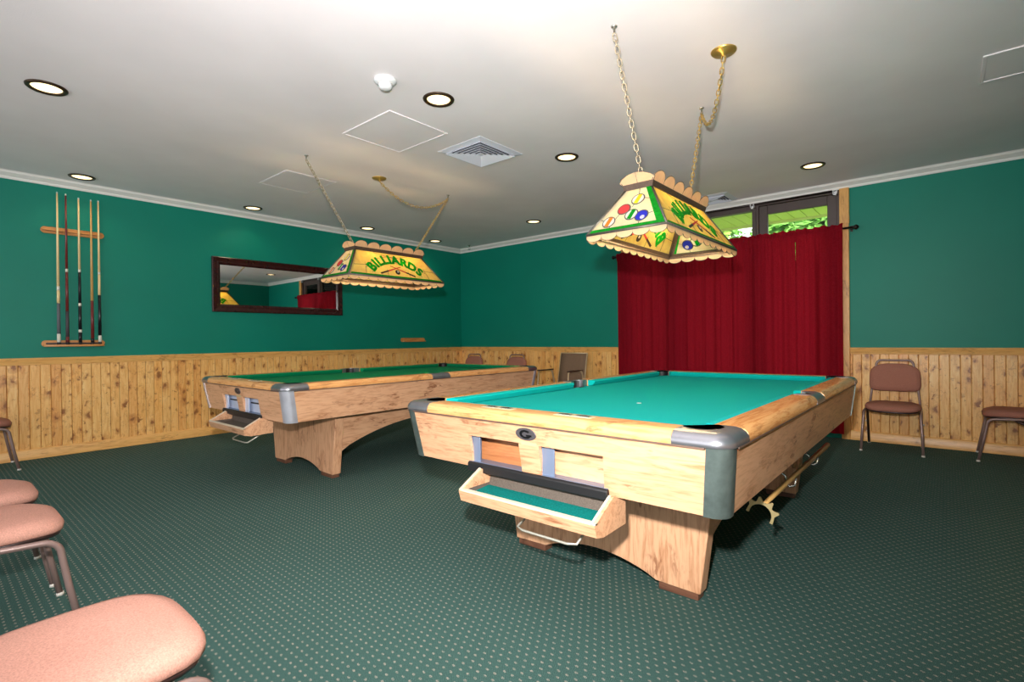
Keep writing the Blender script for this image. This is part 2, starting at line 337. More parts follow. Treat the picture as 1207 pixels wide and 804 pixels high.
# window: side trims, frames, panes
b = MB(); b.box(WX1, -.78, YB-.03, YB, 0, 2.30); b.box(WX1-.004, -.776, YB-.04, YB, 2.285, 2.66)
tag(b.build('trim_12', M['railZ'], bevel=.004), **S)
b = MB(); b.box(WX0-.05, WX0, YB-.03, YB, 0, 2.66); tag(b.build('trim_13', M['railZ'], bevel=.004), **S)
def frame(b, x0, x1, z0, z1, w, y0, y1, wt=None):
    wt = wt or w
    b.box(x0, x0+w, y0, y1, z0, z1); b.box(x1-w, x1, y0, y1, z0, z1); b.box(x0+w, x1-w, y0, y1, z1-wt, z1); b.box(x0+w, x1-w, y0, y1, z0, z0+w)
units = [(-1.70, -.862, 1), (-2.60, -1.728, 0), (-3.398, -2.628, 1)]
for i, (x0, x1, sash) in enumerate(units):
    w = tag(empty('window_%d' % (i+1), (0, 0, 0)), **S)
    b = MB()
    if sash: frame(b, x0, x1, .125, 2.655, .03, YB+.0, YB+.1); b.build('window_frame', M['winframe'], w, bevel=.003); b = MB(); frame(b, x0+.03, x1-.03, .155, 2.622, .09, YB+.02, YB+.07, .10); b.build('sash', M['winframe'], w, bevel=.004); g = (x0+.12, x1-.12, .245, 2.522)
    else: frame(b, x0, x1, .125, 2.655, .02, YB+.02, YB+.1, .07); b.build('window_frame', M['winframe'], w, bevel=.003); g = (x0+.02, x1-.02, .145, 2.585)
    MB().box(g[0], g[1], YB+.05, YB+.056, g[2], g[3]).build('pane', M['glass'], w)
b = MB()
b.box(-1.728, -1.70, YB-.005, YB+.1, .12, 2.66); b.box(-2.628, -2.60, YB-.005, YB+.1, .12, 2.66); tag(b.build('trim_14', M['winframe'], bevel=.003), **S)
# bracket hardware on the window head
for x, lab in ((-.90, 'small pale blind bracket at the right end of the window head'), (-1.73, 'small pale blind bracket over the middle window post')):
    b = MB(); b.box(x-.02, x+.02, YB-.05, YB, 2.60, 2.612); b.box(x-.02, x-.014, YB-.05, YB, 2.60, 2.65); b.box(x+.014, x+.02, YB-.05, YB, 2.60, 2.65); b.box(x-.02, x+.02, YB-.004, YB, 2.60, 2.65)
    tag(b.build('blind_bracket', M['white']), lab, 'bracket')
tag(MB().tube([(-3.38, YB-.025, 2.648), (-.93, YB-.025, 2.648)], .012, 12).build('head_rail', M['rod']), 'dark narrow head rail across the top of the window', 'rail')

# ------------------------------------------------------------------ outside
tag(MB().box(-14, 12, YB+.15, 22, -.4, -.3).build('ground', M['ground']), **S)
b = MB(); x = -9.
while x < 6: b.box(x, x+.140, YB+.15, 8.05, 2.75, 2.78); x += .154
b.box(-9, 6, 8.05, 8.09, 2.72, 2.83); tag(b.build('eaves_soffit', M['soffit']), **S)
tag(MB().box(-9, 6, YB+.15, 8.05, 2.785, 2.83).build('roof', M['siding']), **S)
def tree(x, y, h, r, mat, lab, seed):
    rnd = random.Random(seed); t = empty('tree', (x, y, -.3), label=lab, cat='tree', group='trees beyond the window')
    MB().tube([(0, 0, 0), (.05, .02, h*.4), (0, 0, h*.8)], [.12, .09, .04], 8).build('trunk', M['bark'], t)
    b = MB()
    cl = [(rnd.uniform(-r, r), rnd.uniform(-r*.5, r*.5), rnd.uniform(.5, h), rnd.uniform(.4, .55)) for _ in range(60)]
    for k in range(12000):
        cx, cy, cz, cr = rnd.choice(cl); d = Vector((rnd.gauss(0, 1), rnd.gauss(0, 1), rnd.gauss(0, 1))).normalized()*cr*rnd.uniform(.55, 1)
        p = Vector((cx, cy, cz))+d; a = Vector((rnd.gauss(0, 1), rnd.gauss(0, 1), rnd.gauss(0, .5))).normalized(); c = a.orthogonal().normalized(); L = rnd.uniform(.07, .14)
        i = b.av([p-a*L, p+c*L*.45, p+a*L, p-c*L*.45]); b.face((i, i+1, i+2, i+3))
    b.build('foliage', mat, t)
tl = [(-7.2, 11.6, 4.2, .7), (-4.6, 11.4, 4.1, .7), (-2.0, 11.6, 4.3, .7), (-8.8, 15.2, 5.6, 1.0), (-5.7, 15.0, 5.6, 1.0), (-2.9, 15.3, 5.9, 1.0)]
tlab = ['leafy green tree outside, seen through the left end of the window', 'leafy tree outside in front of the middle window pane', 'bright leafy tree outside nearest the right end of the window',
        'taller tree farther out, leftmost of the back row', 'taller tree farther out, middle of the back row', 'taller tree farther out, rightmost of the back row']
for i, (a, y, h, r) in enumerate(tl): tree(a, y, h, r, M['leaf'] if i % 2 else M['leafd'], tlab[i], i)

# ------------------------------------------------------------------ curtains and rod
rod = empty('curtain_rod', (0, 0, 0), label='dark metal curtain rod with ball finials across the window', cat='curtain rod')
MB().tube([(-3.50, YB-.10, 2.222), (-.74, YB-.10, 2.222)], .011, 12).build('pole', M['rod'], rod)
for x, s in ((-3.50, -1), (-.74, 1)):
    MB().lathe([(.011, 0), (.018, .004), (.012, .012), (.024, .022), (.027, .034), (.020, .046), (.006, .056)], (x, YB-.10, 2.222), 16, (s, 0, 0)).build('finial', M['rod'], rod)
for x in (-3.49, -.755):
    b = MB(); b.box(x-.008, x+.008, YB-.10, YB, 2.205, 2.212); b.box(x-.012, x+.012, YB-.036, YB-.03, 2.19, 2.25); b.build('bracket', M['rod'], rod)
def curtain(x0, x1, seed, lab, slit=False, off=0):
    rnd = random.Random(seed); n = int((x1-x0)/.009); ph = [rnd.uniform(0, 6.3) for _ in range(8)]
    zs = [2.272, 2.262, 2.245, 2.225, 2.205, 2.15, 2.13, 2.1, 2.0, 1.95, 1.9, 1.7, 1.3, .9, .5, .06]
    rows = []
    cum = [0]
    for i in range(n): cum.append(cum[-1]+rnd.uniform(.5, 1.5))
    for zi, z in enumerate(zs):
        row = []
        dz = max(0, 2.205-z)
        for i in range(n+1):
            s = (x1-x0)*i/n; w = cum[i]*.009
            small = .010*math.sin(w*150+ph[0])+.006*math.sin(w*243+ph[1])
            env = .55+.45*math.sin(w*9+ph[6]); big = .044*env*math.sin(w*15+ph[2]+.15*dz)+.012*math.sin(w*38+ph[3])+.006*math.sin(w*70+ph[4])
            k = min(1, dz/.35); y = YB-.10+small*(1-.75*k)+big*(.15+.85*k)
            if abs(z-2.222) < .035: y = YB-.119+small*.7
            zz = z
            if zi == 0: zz += .006*math.sin(w*70+ph[5])+.005*math.sin(w*29+ph[6])
            if z > 2.23: y += .01*math.sin(w*120+ph[7])
            if i == n and slit and 1.93 < z < 2.14: s -= .012
            row.append((x0+s+off*.0+.004*math.sin(w*80+ph[3])*k, y, zz))
        rows.append(row)
    b = MB(); b.loft(rows, False, True, False)
    return tag(b.build('curtain', M['curtain']), lab, 'curtain', 'red curtains on one rod')
curtain(-3.475, -1.93, 1, 'wide dark red gathered curtain covering the left part of the window')
curtain(-1.95, -1.262, 2, 'dark red gathered curtain in the middle of the window', True)
curtain(-1.268, -.825, 3, 'narrow dark red curtain at the right end beside the wood trim')

# ------------------------------------------------------------------ mirror on left wall
mr = empty('wall_mirror', (XL, 3.172, 1.47), label='wide mirror in a dark mahogany frame on the green left wall', cat='mirror')
y0, y1, z0, z1, w = -.862, .862, 0, .668, .095
prof = [(0, 0), (.028, 0), (.034, .012), (.022, .05), (.026, .07), (.012, w), (0, w)]  # depth, inward
def mit(b, A, B, inA, inB):
    ra = []; 
    for P, I in ((A, inA), (B, inB)): ra.append([(d, P[0]+I[0]*q_, P[1]+I[1]*q_) for d, q_ in prof])
    b.loft(ra, True, False)
b = MB()
cs = [((y0, z0), (1, 1)), ((y1, z0), (-1, 1)), ((y1, z1), (-1, -1)), ((y0, z1), (1, -1))]
for k in range(4): mit(b, cs[k][0], cs[(k+1) % 4][0], cs[k][1], cs[(k+1) % 4][1])
b.build('frame', M['mframe'], mr, bevel=.003)
MB().box(.0, .010, y0+w-.005, y1-w+.005, z0+w-.005, z1-w+.005).build('mirror_glass', M['mirror'], mr)

# ------------------------------------------------------------------ cue racks and cues
cm = dict(cream=simple('cue_maple', (236, 206, 150), .3), grey=simple('cue_wrap', (96, 100, 104), .7), dgrey=simple('cue_dark_wrap', (70, 60, 66), .6), ring=simple('cue_ring', (225, 220, 205), .3), burg=simple('cue_burgundy', (112, 40, 38), .3), black=simple('cue_black', (24, 22, 26), .3), tan=simple('cue_tan', (204, 160, 96), .3), tip=simple('cue_tip', (120, 200, 200), .7))
def rack_bar(name, par, yc, zc, half, lower, solid=False):
    b = MB(); hh = .032
    outer = rrect(yc-half, yc+half, zc-hh, zc+hh, hh-.001, 8); inner = rrect(yc-half+.03, yc+half-.03, zc-.008, zc+.008, .0079, 8)
    if lower: b.prism(outer, 0, .018, lambda a, z, d: (XL+.0015+d, a, z)); b.prism(rrect(yc-half+.01, yc+half-.01, 0, .06, .02), zc-.030, zc-.012, lambda a, d, z: (XL+.0015+.01+d, a, z))
    else:
        b.prism(outer, 0, .018, lambda a, z, d: (XL+.0015+d, a, z)); b.prism(rrect(yc-half+.01, yc+half-.01, -.002, .025, .01), zc-.006, zc+.010, lambda a, d, z: (XL+.0015+.01+d, a, z))
    o = b.build(name, M['rackwood'], par, bevel=.003)
    if par: MB().prism(inner, .018, .0195, lambda a, z, d: (XL+.0015+d, a, z)).build('slot', cm['black'], o)
    return o
rk = empty('cue_rack', (0, 0, 0), label='two-bar wooden wall rack holding five cues on the green wall', cat='cue rack')
rack_bar('upper_bar', rk, 1.045, 2.222, .245, False); rack_bar('lower_bar', rk, 1.04, 1.108, .245, True)
rk2 = rack_bar('cue_rack', None, 5.32, 1.108, .245, True); tag(rk2, 'empty lower rack bar alone on the green wall near the corner', 'cue rack')
cue_specs = [
    (.92, 2.603, [(0, 'cream'), (.62, 'ring'), (.645, 'cream'), (.73, 'grey'), (.93, 'ring')], 'pale cue with a wrapped grey grip, leftmost in the rack'),
    (.985, 2.598, [(0, 'burg'), (.50, 'ring'), (.52, 'burg'), (.78, 'dgrey'), (.95, 'burg')], 'dark burgundy cue, second from the left in the rack'),
    (1.083, 2.578, [(0, 'cream'), (.49, 'ring'), (.51, 'black'), (.72, 'ring'), (.74, 'black'), (.9, 'ring'), (.92, 'black')], 'cream cue with a long black butt in the middle of the rack'),
    (1.18, 2.578, [(0, 'tan'), (.70, 'burg'), (.96, 'black')], 'tan cue with a reddish butt, second from the right in the rack'),
    (1.24, 2.58, [(0, 'cream'), (.50, 'ring'), (.515, 'cream'), (.66, 'black'), (.94, 'ring')], 'cream cue with a black pointed butt, rightmost in the rack')]
for y, zt, segs, lab in cue_specs:
    zb = 1.098; L = zt-zb; q = empty('pool_cue', (XL+.045, y, zb), label=lab, cat='pool cue', group='cues in the wall rack')
    rad = lambda t: .0065+.0085*t
    b = MB(); used = []
    for k, (t0, c) in enumerate(segs):
        t1 = segs[k+1][0] if k+1 < len(segs) else .985
        if c not in used: used.append(c)
        b.cur = used.index(c); b.lathe([(rad(t0), L*(1-t0)-(.02 if k == 0 else 0)), (rad(t1), L*(1-t1))], (0, 0, 0), 12)
    b.build('shaft', [cm[c] for c in used], q)
    MB().lathe([(.0066, L-.02), (.0064, L-.006)], (0, 0, 0), 12).build('ferrule', cm['ring'], q)
    MB().lathe([(.0062, L-.006), (.004, L)], (0, 0, 0), 12).build('tip', cm['tip'], q)
    MB().lathe([(.0135, 0), (.0155, .004), (.0152, L*.015)], (0, 0, 0), 12).build('bumper', M['black'], q)

# ------------------------------------------------------------------ ceiling items
def downlight(x, y, lab):
    t = empty('recessed_light', (x, y, H), label=lab, cat='ceiling light', group='recessed ceiling lights')
    MB().lathe([(.106, 0), (.105, -.005), (.098, -.011), (.084, -.011), (.077, -.004), (.077, -.001)], (0, 0, 0), 40).build('ring', M['bronze'], t)
    sp_ = light('SPOT', 'downlight_beam', (0, 0, -.03), 5, (1, .82, .55), spot_size=2.3, spot_blend=.6, shadow_soft_size=.07); sp_.parent = t
    b = MB(); b.lathe([(.077, -.002), (.06, -.005), (.02, -.007)], (0, 0, 0), 32); b.build('lens', M['lens'], t)
dls = [(-4.331, .557, 'large looking recessed light at the far left of the ceiling'), (-6.40, 1.071, 'recessed light above the cue rack'), (-6.40, 2.679, 'recessed light over the left end of the mirror'),
       (-6.367, 4.263, 'recessed light behind the left chain of the far lamp'), (-6.386, 5.565, 'recessed light nearest the room corner'), (-2.607, 2.317, 'recessed light beside the smoke detector'),
       (-2.585, 3.812, 'recessed light to the right of the square vent'), (-4.348, 5.583, 'recessed light near the back wall between corner and curtain'), (-.966, 5.591, 'recessed light in front of the window at the right')]
for x, y, l in dls: downlight(x, y, l)
sd = empty('smoke_detector', (-2.659, 1.923, H), label='white round smoke detector on the ceiling', cat='smoke detector')
MB().lathe([(.07, 0), (.07, -.012), (.055, -.024), (.04, -.028)], (0, 0, 0), 32).build('base', M['white'], sd)
MB().lathe([(.042, -.026), (.040, -.045), (.032, -.058), (.012, -.062)], (0, 0, 0), 32).build('sensor', M['white'], sd)
def vent(x, y, w, h, lab):
    t = empty('ceiling_vent', (x, y, H), label=lab, cat='vent', group='ceiling vents'); b = MB()
    def ring(b, a, c, z0, z1, wd):  # sloping square ring
        o = [(-a, -c), (a, -c), (a, c), (-a, c)]; i_ = [(-a+wd, -c+wd), (a-wd, -c+wd), (a-wd, c-wd), (-a+wd, c-wd)]
        for k in range(4):
            A, B, D, E = o[k], o[(k+1) % 4], i_[(k+1) % 4], i_[k]
            i = b.av([(A[0], A[1], z0), (B[0], B[1], z0), (D[0], D[1], z1), (E[0], E[1], z1), (A[0], A[1], z0+.003), (B[0], B[1], z0+.003), (D[0], D[1], z1+.003), (E[0], E[1], z1+.003)])
            for f in ((0, 1, 2, 3), (4, 7, 6, 5), (0, 4, 5, 1), (2, 6, 7, 3)): b.face([i+j for j in f])
    ring(b, w/2, h/2, -.003, -.014, .055); b.build('frame', M['louver'], t)
    b = MB(); n = 6; s0 = w/2-.05; s1 = h/2-.05
    for k in range(n): ring(b, s0*(1-k/n), s1*(1-k/n), -.024, -.004, min(s0, s1)/n*.62)
    b.box(-s0/n*.5, s0/n*.5, -s1/n*.5, s1/n*.5, -.02, -.014); b.build('louvers', M['louver'], t)
    MB().box(-s0, s0, -s1, s1, -.002, 0).build('backing', M['ventdark'], t)
vent(-3.085, 3.22, .51, .54, 'large square louvred vent in the middle of the ceiling'); vent(-2.08, 6.14, .42, .40, 'small louvred vent at the ceiling edge above the curtain')
def panel(x0, x1, y0, y1, lab, t=.006):
    e = empty('access_panel', ((x0+x1)/2, (y0+y1)/2, H), label=lab, cat='access panel', group='ceiling access panels'); a = (x1-x0)/2; c = (y1-y0)/2
    b = MB(); b.box(-a, a, -c, -c+.018, -t, 0); b.box(-a, a, c-.018, c, -t, 0); b.box(-a, -a+.018, -c+.018, c-.018, -t, 0); b.box(a-.018, a, -c+.018, c-.018, -t, 0); b.build('frame', M['ceiling'], e, bevel=.002)
    MB().box(-a+.021, a-.021, -c+.021, c-.021, -.003, 0).build('door', M['ceiling'], e)
panel(-3.6, -2.985, 2.19, 2.745, 'white square access panel left of the large vent'); panel(.172, .80, 4.084, 4.509, 'white access panel at the right edge of the ceiling', .008); panel(-5.35, -4.75, 2.3, 2.82, 'faint access panel left of the far lamp chains', .004)
sp = empty('sprinkler_head', (-6.254, 6.217, H), label='small hanging sprinkler in the far corner of the ceiling', cat='sprinkler')
MB().lathe([(.03, 0), (.03, -.004), (.012, -.01), (.010, -.03)], (0, 0, 0), 16).build('body', M['chrome'], sp)
b = MB(); b.tube([(.010, 0, -.03), (.022, 0, -.045), (.018, 0, -.062), (0, 0, -.07)], .003, 6); b.tube([(-.010, 0, -.03), (-.022, 0, -.045), (-.018, 0, -.062), (0, 0, -.07)], .003, 6); b.lathe([(.024, -.072), (.024, -.069)], (0, 0, 0), 16); b.build('deflector', M['chrome'], sp)

# ------------------------------------------------------------------ billiard lamps
def links(b, path, L=.042, wd=.0105, r=.0028):
    P = [Vector(p) for p in path]; seg = [(P[i+1]-P[i]).length for i in range(len(P)-1)]; tot = sum(seg); n = max(2, int(tot/(L*.74))); k = 0; acc = 0
    for j in range(n):
        d = tot*(j+.5)/n
        k = 0; a = 0
        while k < len(seg)-1 and a+seg[k] < d: a += seg[k]; k += 1
        c = P[k]+(P[k+1]-P[k])*((d-a)/seg[k]); t = (P[k+1]-P[k]).normalized()
        ref = Vector((0, 0, 1)) if abs(t.z) < .9 else Vector((1, 0, 0)); u = t.cross(ref).normalized(); w = t.cross(u)
        ang = .4+(PI/2 if j % 2 else 0); s = u*math.cos(ang)+w*math.sin(ang)
        h = L/2-wd; pts = [c+t*(h+wd*math.sin(a_))+s*wd*math.cos(a_) for a_ in [0, PI/4, PI/2, 3*PI/4, PI]]+[c+t*(-h-wd*math.sin(a_))-s*wd*math.cos(a_) for a_ in [0, PI/4, PI/2, 3*PI/4, PI]]
        b.tube(pts, r, 5, closed=True)
def cat_path(a, c, sag, n=16):
    a = Vector(a); c = Vector(c); return [a.lerp(c, k/n)-Vector((0, 0, sag*4*(k/n)*(1-k/n))) for k in range(n+1)]
def lamp(loc, hookA, hookB, canopy, sag, lab, tilt=0):
    """loc = centre of lower rim; hooks/canopy are ceiling points (world)"""
    T = empty('billiard_lamp', loc, label=lab, cat='hanging lamp', group='stained glass lamps over the pool tables')
    HW, HL, TW, TL, RH = .232, .55, .076, .383, .255
    O = Vector(loc)
    def panel_frame(side):
        # returns origin(bottom centre), ex, ey(up slope), n(outward), bottom half, top half, slope length
        if side in ('E', 'W'):
            s = 1 if side == 'E' else -1; o = Vector((s*HW, 0, 0)); ex = Vector((0, s, 0)); t = Vector((s*TW, 0, RH))-o; hb, ht = HL, TL
        else:
            s = 1 if side == 'N' else -1; o = Vector((0, s*HL, 0)); ex = Vector((-s, 0, 0)); t = Vector((0, s*TL, RH))-o; hb, ht = HW, TW
        ey = t.normalized(); n = ex.cross(ey); return o, ex, ey, n, hb, ht, t.length
    cam_ = MB()
    for side in 'EWNS':
        o, ex, ey, n, hb, ht, sl = panel_frame(side); long = side in 'EW'
        P3 = lambda a, c, d, o=o, ex=ex, ey=ey, n=n: o+ex*a+ey*c+n*d
        MB().prism([(-hb, 0), (hb, 0), (ht, sl), (-ht, sl)], -.0015, .0015, P3).build('glass_panel', M['gy'] if long else M['gw'], T)
        def poly(pts, mat, name, th=.0035, par=T): return MB().prism(pts, -th, th, P3).build(name, mat, par)
        circ = lambda x, y, r, a0=0, a1=2*PI, k=16: arc(x, y, r, a0, a1, k)[:(-1 if a1-a0 > 6.2 else None)]
        hx = lambda v: hb+(ht-hb)*v/sl
        # came lines: border and quiet background cuts
        line = lambda pts, r=.0022, d=0: cam_.tube([P3(a, c, d) for a, c in pts], max(r*1.5, .0026), 5)
        line([(-hb, .002), (hb, .002)], .005); line([(-hb, 0), (-ht, sl)], .005); line([(-ht, sl), (ht, sl)], .005)
        if long:
            poly([(-hx(.004)+.02, .004), (hx(.004)-.02, .004), (hx(.026)-.02, .026), (-hx(.026)+.02, .026)], M['gg'], 'green_border')
            R, cy = .40, -.19
            word = 'BILLIARDS'; adv = [1.05, .55, .85, .85, .55, 1.1, 1.1, 1.1, 1.0]; tot = sum(adv); acc = -tot/2
            band = arc(0, cy, R+.052, PI/2+.90, PI/2-.90, 24)+arc(0, cy, R-.030, PI/2-.90, PI/2+.90, 24)
            line(arc(0, cy, R+.046, PI/2+.88, PI/2-.88, 24), .0016); line(arc(0, cy, R-.026, PI/2+.88, PI/2-.88, 24), .0016)
            lm = []
            for ch, ad in zip(word, adv):
                th = (acc+ad/2)/tot*1.72; acc += ad
                px, py = R*math.sin(th), cy+(R+.008)*math.cos(th)
                e1 = ex*math.cos(th)-ey*math.sin(th); e2 = ex*math.sin(th)+ey*math.cos(th)
                if py < .045: py = .045
                mw = Matrix((e1, e2, n)).transposed().to_4x4(); mw.translation = P3(px, py, 0)
                text_mesh(ch, .135, .0095, 'letter', M['gg'], T, mw)
            def cue(x0, y0, x1, y1):
                d = Vector((x1-x0, y1-y0)); d.normalize(); w = Vector((-d.y, d.x)); A = Vector((x0, y0)); B = Vector((x1, y1)); Mx = A.lerp(B, .38)
                poly([A+w*.008, A-w*.008, Mx-w*.007, Mx+w*.007], M['gk'], 'cue_butt'); poly([Mx+w*.007, Mx-w*.007, B-w*.003, B+w*.003], M['gr'], 'cue_shaft')
            cue(-.20, .045, .06, .145); cue(.20, .045, -.06, .145)
            poly(circ(0, .075, .026), M['gk'], 'ball'); poly(circ(.004, .082, .010), M['gwh'], 'ball_spot', .0045)
            for x in (-.36, -.12, .14, .37): line([(x, hx(0) and .028), (x*.92, .10 if abs(x) < .2 else .16)], .0013)
            line([(-.46, .12), (-.30, .13)], .0013); line([(.30, .13), (.46, .12)], .0013); line([(-.2, sl-.01), (0, .245)], .0013); line([(.2, sl-.01), (0, .245)], .0013)
        else:
            poly([(-hx(.004)+.01, .004), (hx(.004), .004), (hx(.03), .03), (-hx(.03)+.01, .03)], M['gg'], 'green_border')
            poly([(hb-.004, .03*0+.004), (hb-.05, .004), (ht-.03, sl-.002), (ht, sl-.002)], M['gg'], 'green_border', .0036)
            balls = [(-.115, .075, 'go', 1), (-.045, .155, 'gr', 0), (.012, .105, 'gg', 1), (.075, .085, 'gb', 2), (.022, .215, 'gye', 1)]
            for x, y, c, st in balls:
                r = .036
                if st == 0: poly(circ(x, y, r), M[c], 'ball')
                elif st == 1:
                    poly(circ(x, y, r), M['gwh'], 'ball'); poly([(x-.020, y-.028), (x+.004, y-.034), (x+.020, y+.028), (x-.004, y+.034)], M[c], 'ball_stripe', .0045)
                else: poly(circ(x, y, r), M[c], 'ball'); poly(circ(x+.008, y-.014, .013), M['gwh'], 'ball_spot', .0045)
                line(circ(x, y, r)+[circ(x, y, r)[0]], .0030)
            for a_, c_ in (((-.17, .1), (-.13, .08)), ((-.08, .09), (-.06, .13)), ((0, .16), (.01, .19)), ((.1, .09), (.17, .11)), ((.02, .245), (.01, sl)), ((.05, .22), (.11, .2)), ((.07, .05), (.07, .03)), ((-.1, .045), (-.1, .03))): line([a_, c_], .0013)
        # valance scallops hanging from the rim
        ns = 11 if long else 5; wds = 2*hb/ns; b = MB(); outl = MB()
        for k in range(ns):
            x0 = -hb+k*wds; pts = [(x0, 0)]+[(x0+wds/2-wds/2*math.cos(PI*j/10), -.016-.024*math.sin(PI*j/10)) for j in range(11)]+[(x0+wds, 0)]
            V3 = lambda a, c, d, o=o, ex=ex, n=n: o+ex*a+Vector((0, 0, c))+Vector((n.x, n.y, 0)).normalized()*(d-.0*c)
            b.prism(pts, -.0015, .0015, V3); outl.tube([V3(a, c, 0) for a, c in pts[1:-1]], .0018, 5); outl.tube([V3(x0, 0, 0), V3(x0, -.018, 0)], .0018, 5)
        b.build('valance', M['gsc'], T); outl.build('valance_came', M['came'], T)
        # crown: dark channel and upright scallops leaning out
        hz = Vector((n.x, n.y, 0)).normalized(); top = o+ey*sl
        b = MB(); cl = ht+.008
        b.prism([(-cl, -.004), (cl, -.004), (cl+.006, .026), (-cl-.006, .026)], -.004, .004, lambda a, c, d: top+ex*a+Vector((0, 0, c))+hz*(.006+d+c*.25)); b.build('crown_channel', M['camedark'], T)
        ns = 6 if long else 2; cw = 2*(cl+.01)/ns; b = MB(); outl = MB(); hgt = .055 if long else .045
        for k in range(ns):
            x0 = -(cl+.01)+k*cw; C3 = lambda a, c, d: top+ex*a+Vector((0, 0, .026+c))+hz*(.012+d+c*.55)
            if long: pts = [(x0, 0)]+[(x0+cw/2-cw/2*math.cos(PI*j/12)*1.0, .012+(hgt-.012)*math.sin(PI*j/12)) for j in range(13)]+[(x0+cw, 0)]
            else:
                e = -1 if k == 0 else 1; xc = -(cl+.01)*0; pts = [(0, 0), (0, hgt+.008), (e*cw*.5, hgt+.002), (e*cw*.9, hgt*.72), (e*cw*1.12, hgt*.35), (e*cw, 0)]
            b.prism(pts, -.0015, .0015, C3); outl.tube([C3(a, c, 0) for a, c in pts], .002, 5)
        b.build('crown', M['gsc'], T); outl.build('crown_came', M['came'], T)
    cam_.build('came', M['came'], T)
    b = MB()  # rim inside and top plate
    for x0, x1, y0, y1 in ((-HW, -HW+.012, -HL, HL), (HW-.012, HW, -HL, HL), (-HW, HW, -HL, -HL+.012), (-HW, HW, HL-.012, HL)): b.box(x0, x1, y0, y1, -.008, .006)
    for sx in (-1, 1):
        for sy in (-1, 1): b.tube([(sx*(HW-.008), sy*(HL-.008), 0), (sx*(TW-.006), sy*(TL-.006), RH-.004)], .007, 6)
    for sd_ in 'EWNS':
        o, ex, ey, n, hb, ht, sl = panel_frame(sd_)
        b.prism([(-hb+.012, .0), (hb-.012, .0), (hb-.03, .030), (-hb+.03, .030)], -.008, -.0045, lambda a, c, d: o+ex*a+ey*c+n*d)
        for sg in (-1, 1): b.prism([(sg*(hb-.004), .0), (sg*(hb-.030), .0), (sg*(ht-.024), sl-.01), (sg*(ht-.004), sl-.01)], -.008, -.0045, lambda a, c, d: o+ex*a+ey*c+n*d)
    b.build('inner_frame', M['camedark'], T)
    b = MB()
    for y_ in (-TL+.07, -.19, .19, TL-.07): b.box(-TW, TW, y_-.012, y_+.012, RH-.006, RH-.001)
    b.box(-.012, .012, -TL, TL, RH-.010, RH-.006); b.build('top_bars', M['brass'], T)
    for sy in (-.19, .19):
        MB().lathe([(.02, RH-.01), (.022, RH-.05), (.018, RH-.06)], (0, sy, 0), 12).build('socket', M['brass'], T)
        MB().lathe([(.012, RH-.058), (.03, RH-.09), (.033, RH-.11), (.024, RH-.135), (.006, RH-.143)], (0, sy, 0), 16).build('bulb', M['bulb'], T)
    A = Vector(hookA)-O; B = Vector(hookB)-O; K = Vector(canopy)-O
    ca = Vector((0, -TL+.07, RH+.0)); cb = Vector((0, TL-.07, RH))
    for nm, h_, a_ in (('chain', A, ca), ('chain', B, cb)):
        b = MB(); links(b, [a_, h_-Vector((0, 0, .04))]); b.build(nm, M['chainm'] if h_ is A else M['brass'], T)
        b = MB(); b.lathe([(.018, 0), (.016, -.006), (.006, -.010), (.005, -.03)], h_, 12); b.tube([h_+Vector((math.sin(t)*.009, 0, -.036+math.cos(t)*.009)) for t in [k*PI/5 for k in range(9)]], .0022, 6); b.build('ceiling_hook', M['chrome'], T)
    path = cat_path(K-Vector((0, 0, .03)), B-Vector((0, 0, .045)), sag); b = MB(); links(b, path); b.build('swag_chain', M['brass'], T)
    b = MB(); b.tube([p+Vector((.004*math.sin(k*1.7), .004*math.cos(k*1.7), 0)) for k, p in enumerate(path)], .003, 6)
    b.tube([B-Vector((0, 0, .045))+(cb-B+Vector((0, 0, .045)))*(k/14)+Vector((.005*math.sin(k*1.9), .005*math.cos(k*1.9), 0)) for k in range(15)], .003, 6); b.build('cord', M['ivory'], T)
    MB().lathe([(.070, 0), (.070, -.004), (.062, -.012), (.02, -.018), (.010, -.030)], K, 32).build('canopy', M['brass'], T)
    if tilt: T.rotation_euler = (0, 0, tilt)
    return T
lamp((-1.285, 2.975, 1.668), (-1.313, 2.389, H), (-1.316, 3.645, H), (-.958, 3.009, H), .20, 'nearer stained glass billiard lamp hanging in front of the red curtain')
lamp((-4.18, 3.00, 1.685), (-4.253, 2.238, H), (-4.261, 3.909, H), (-4.319, 3.037, H), .17, 'farther stained glass billiard lamp hanging in front of the mirror wall')

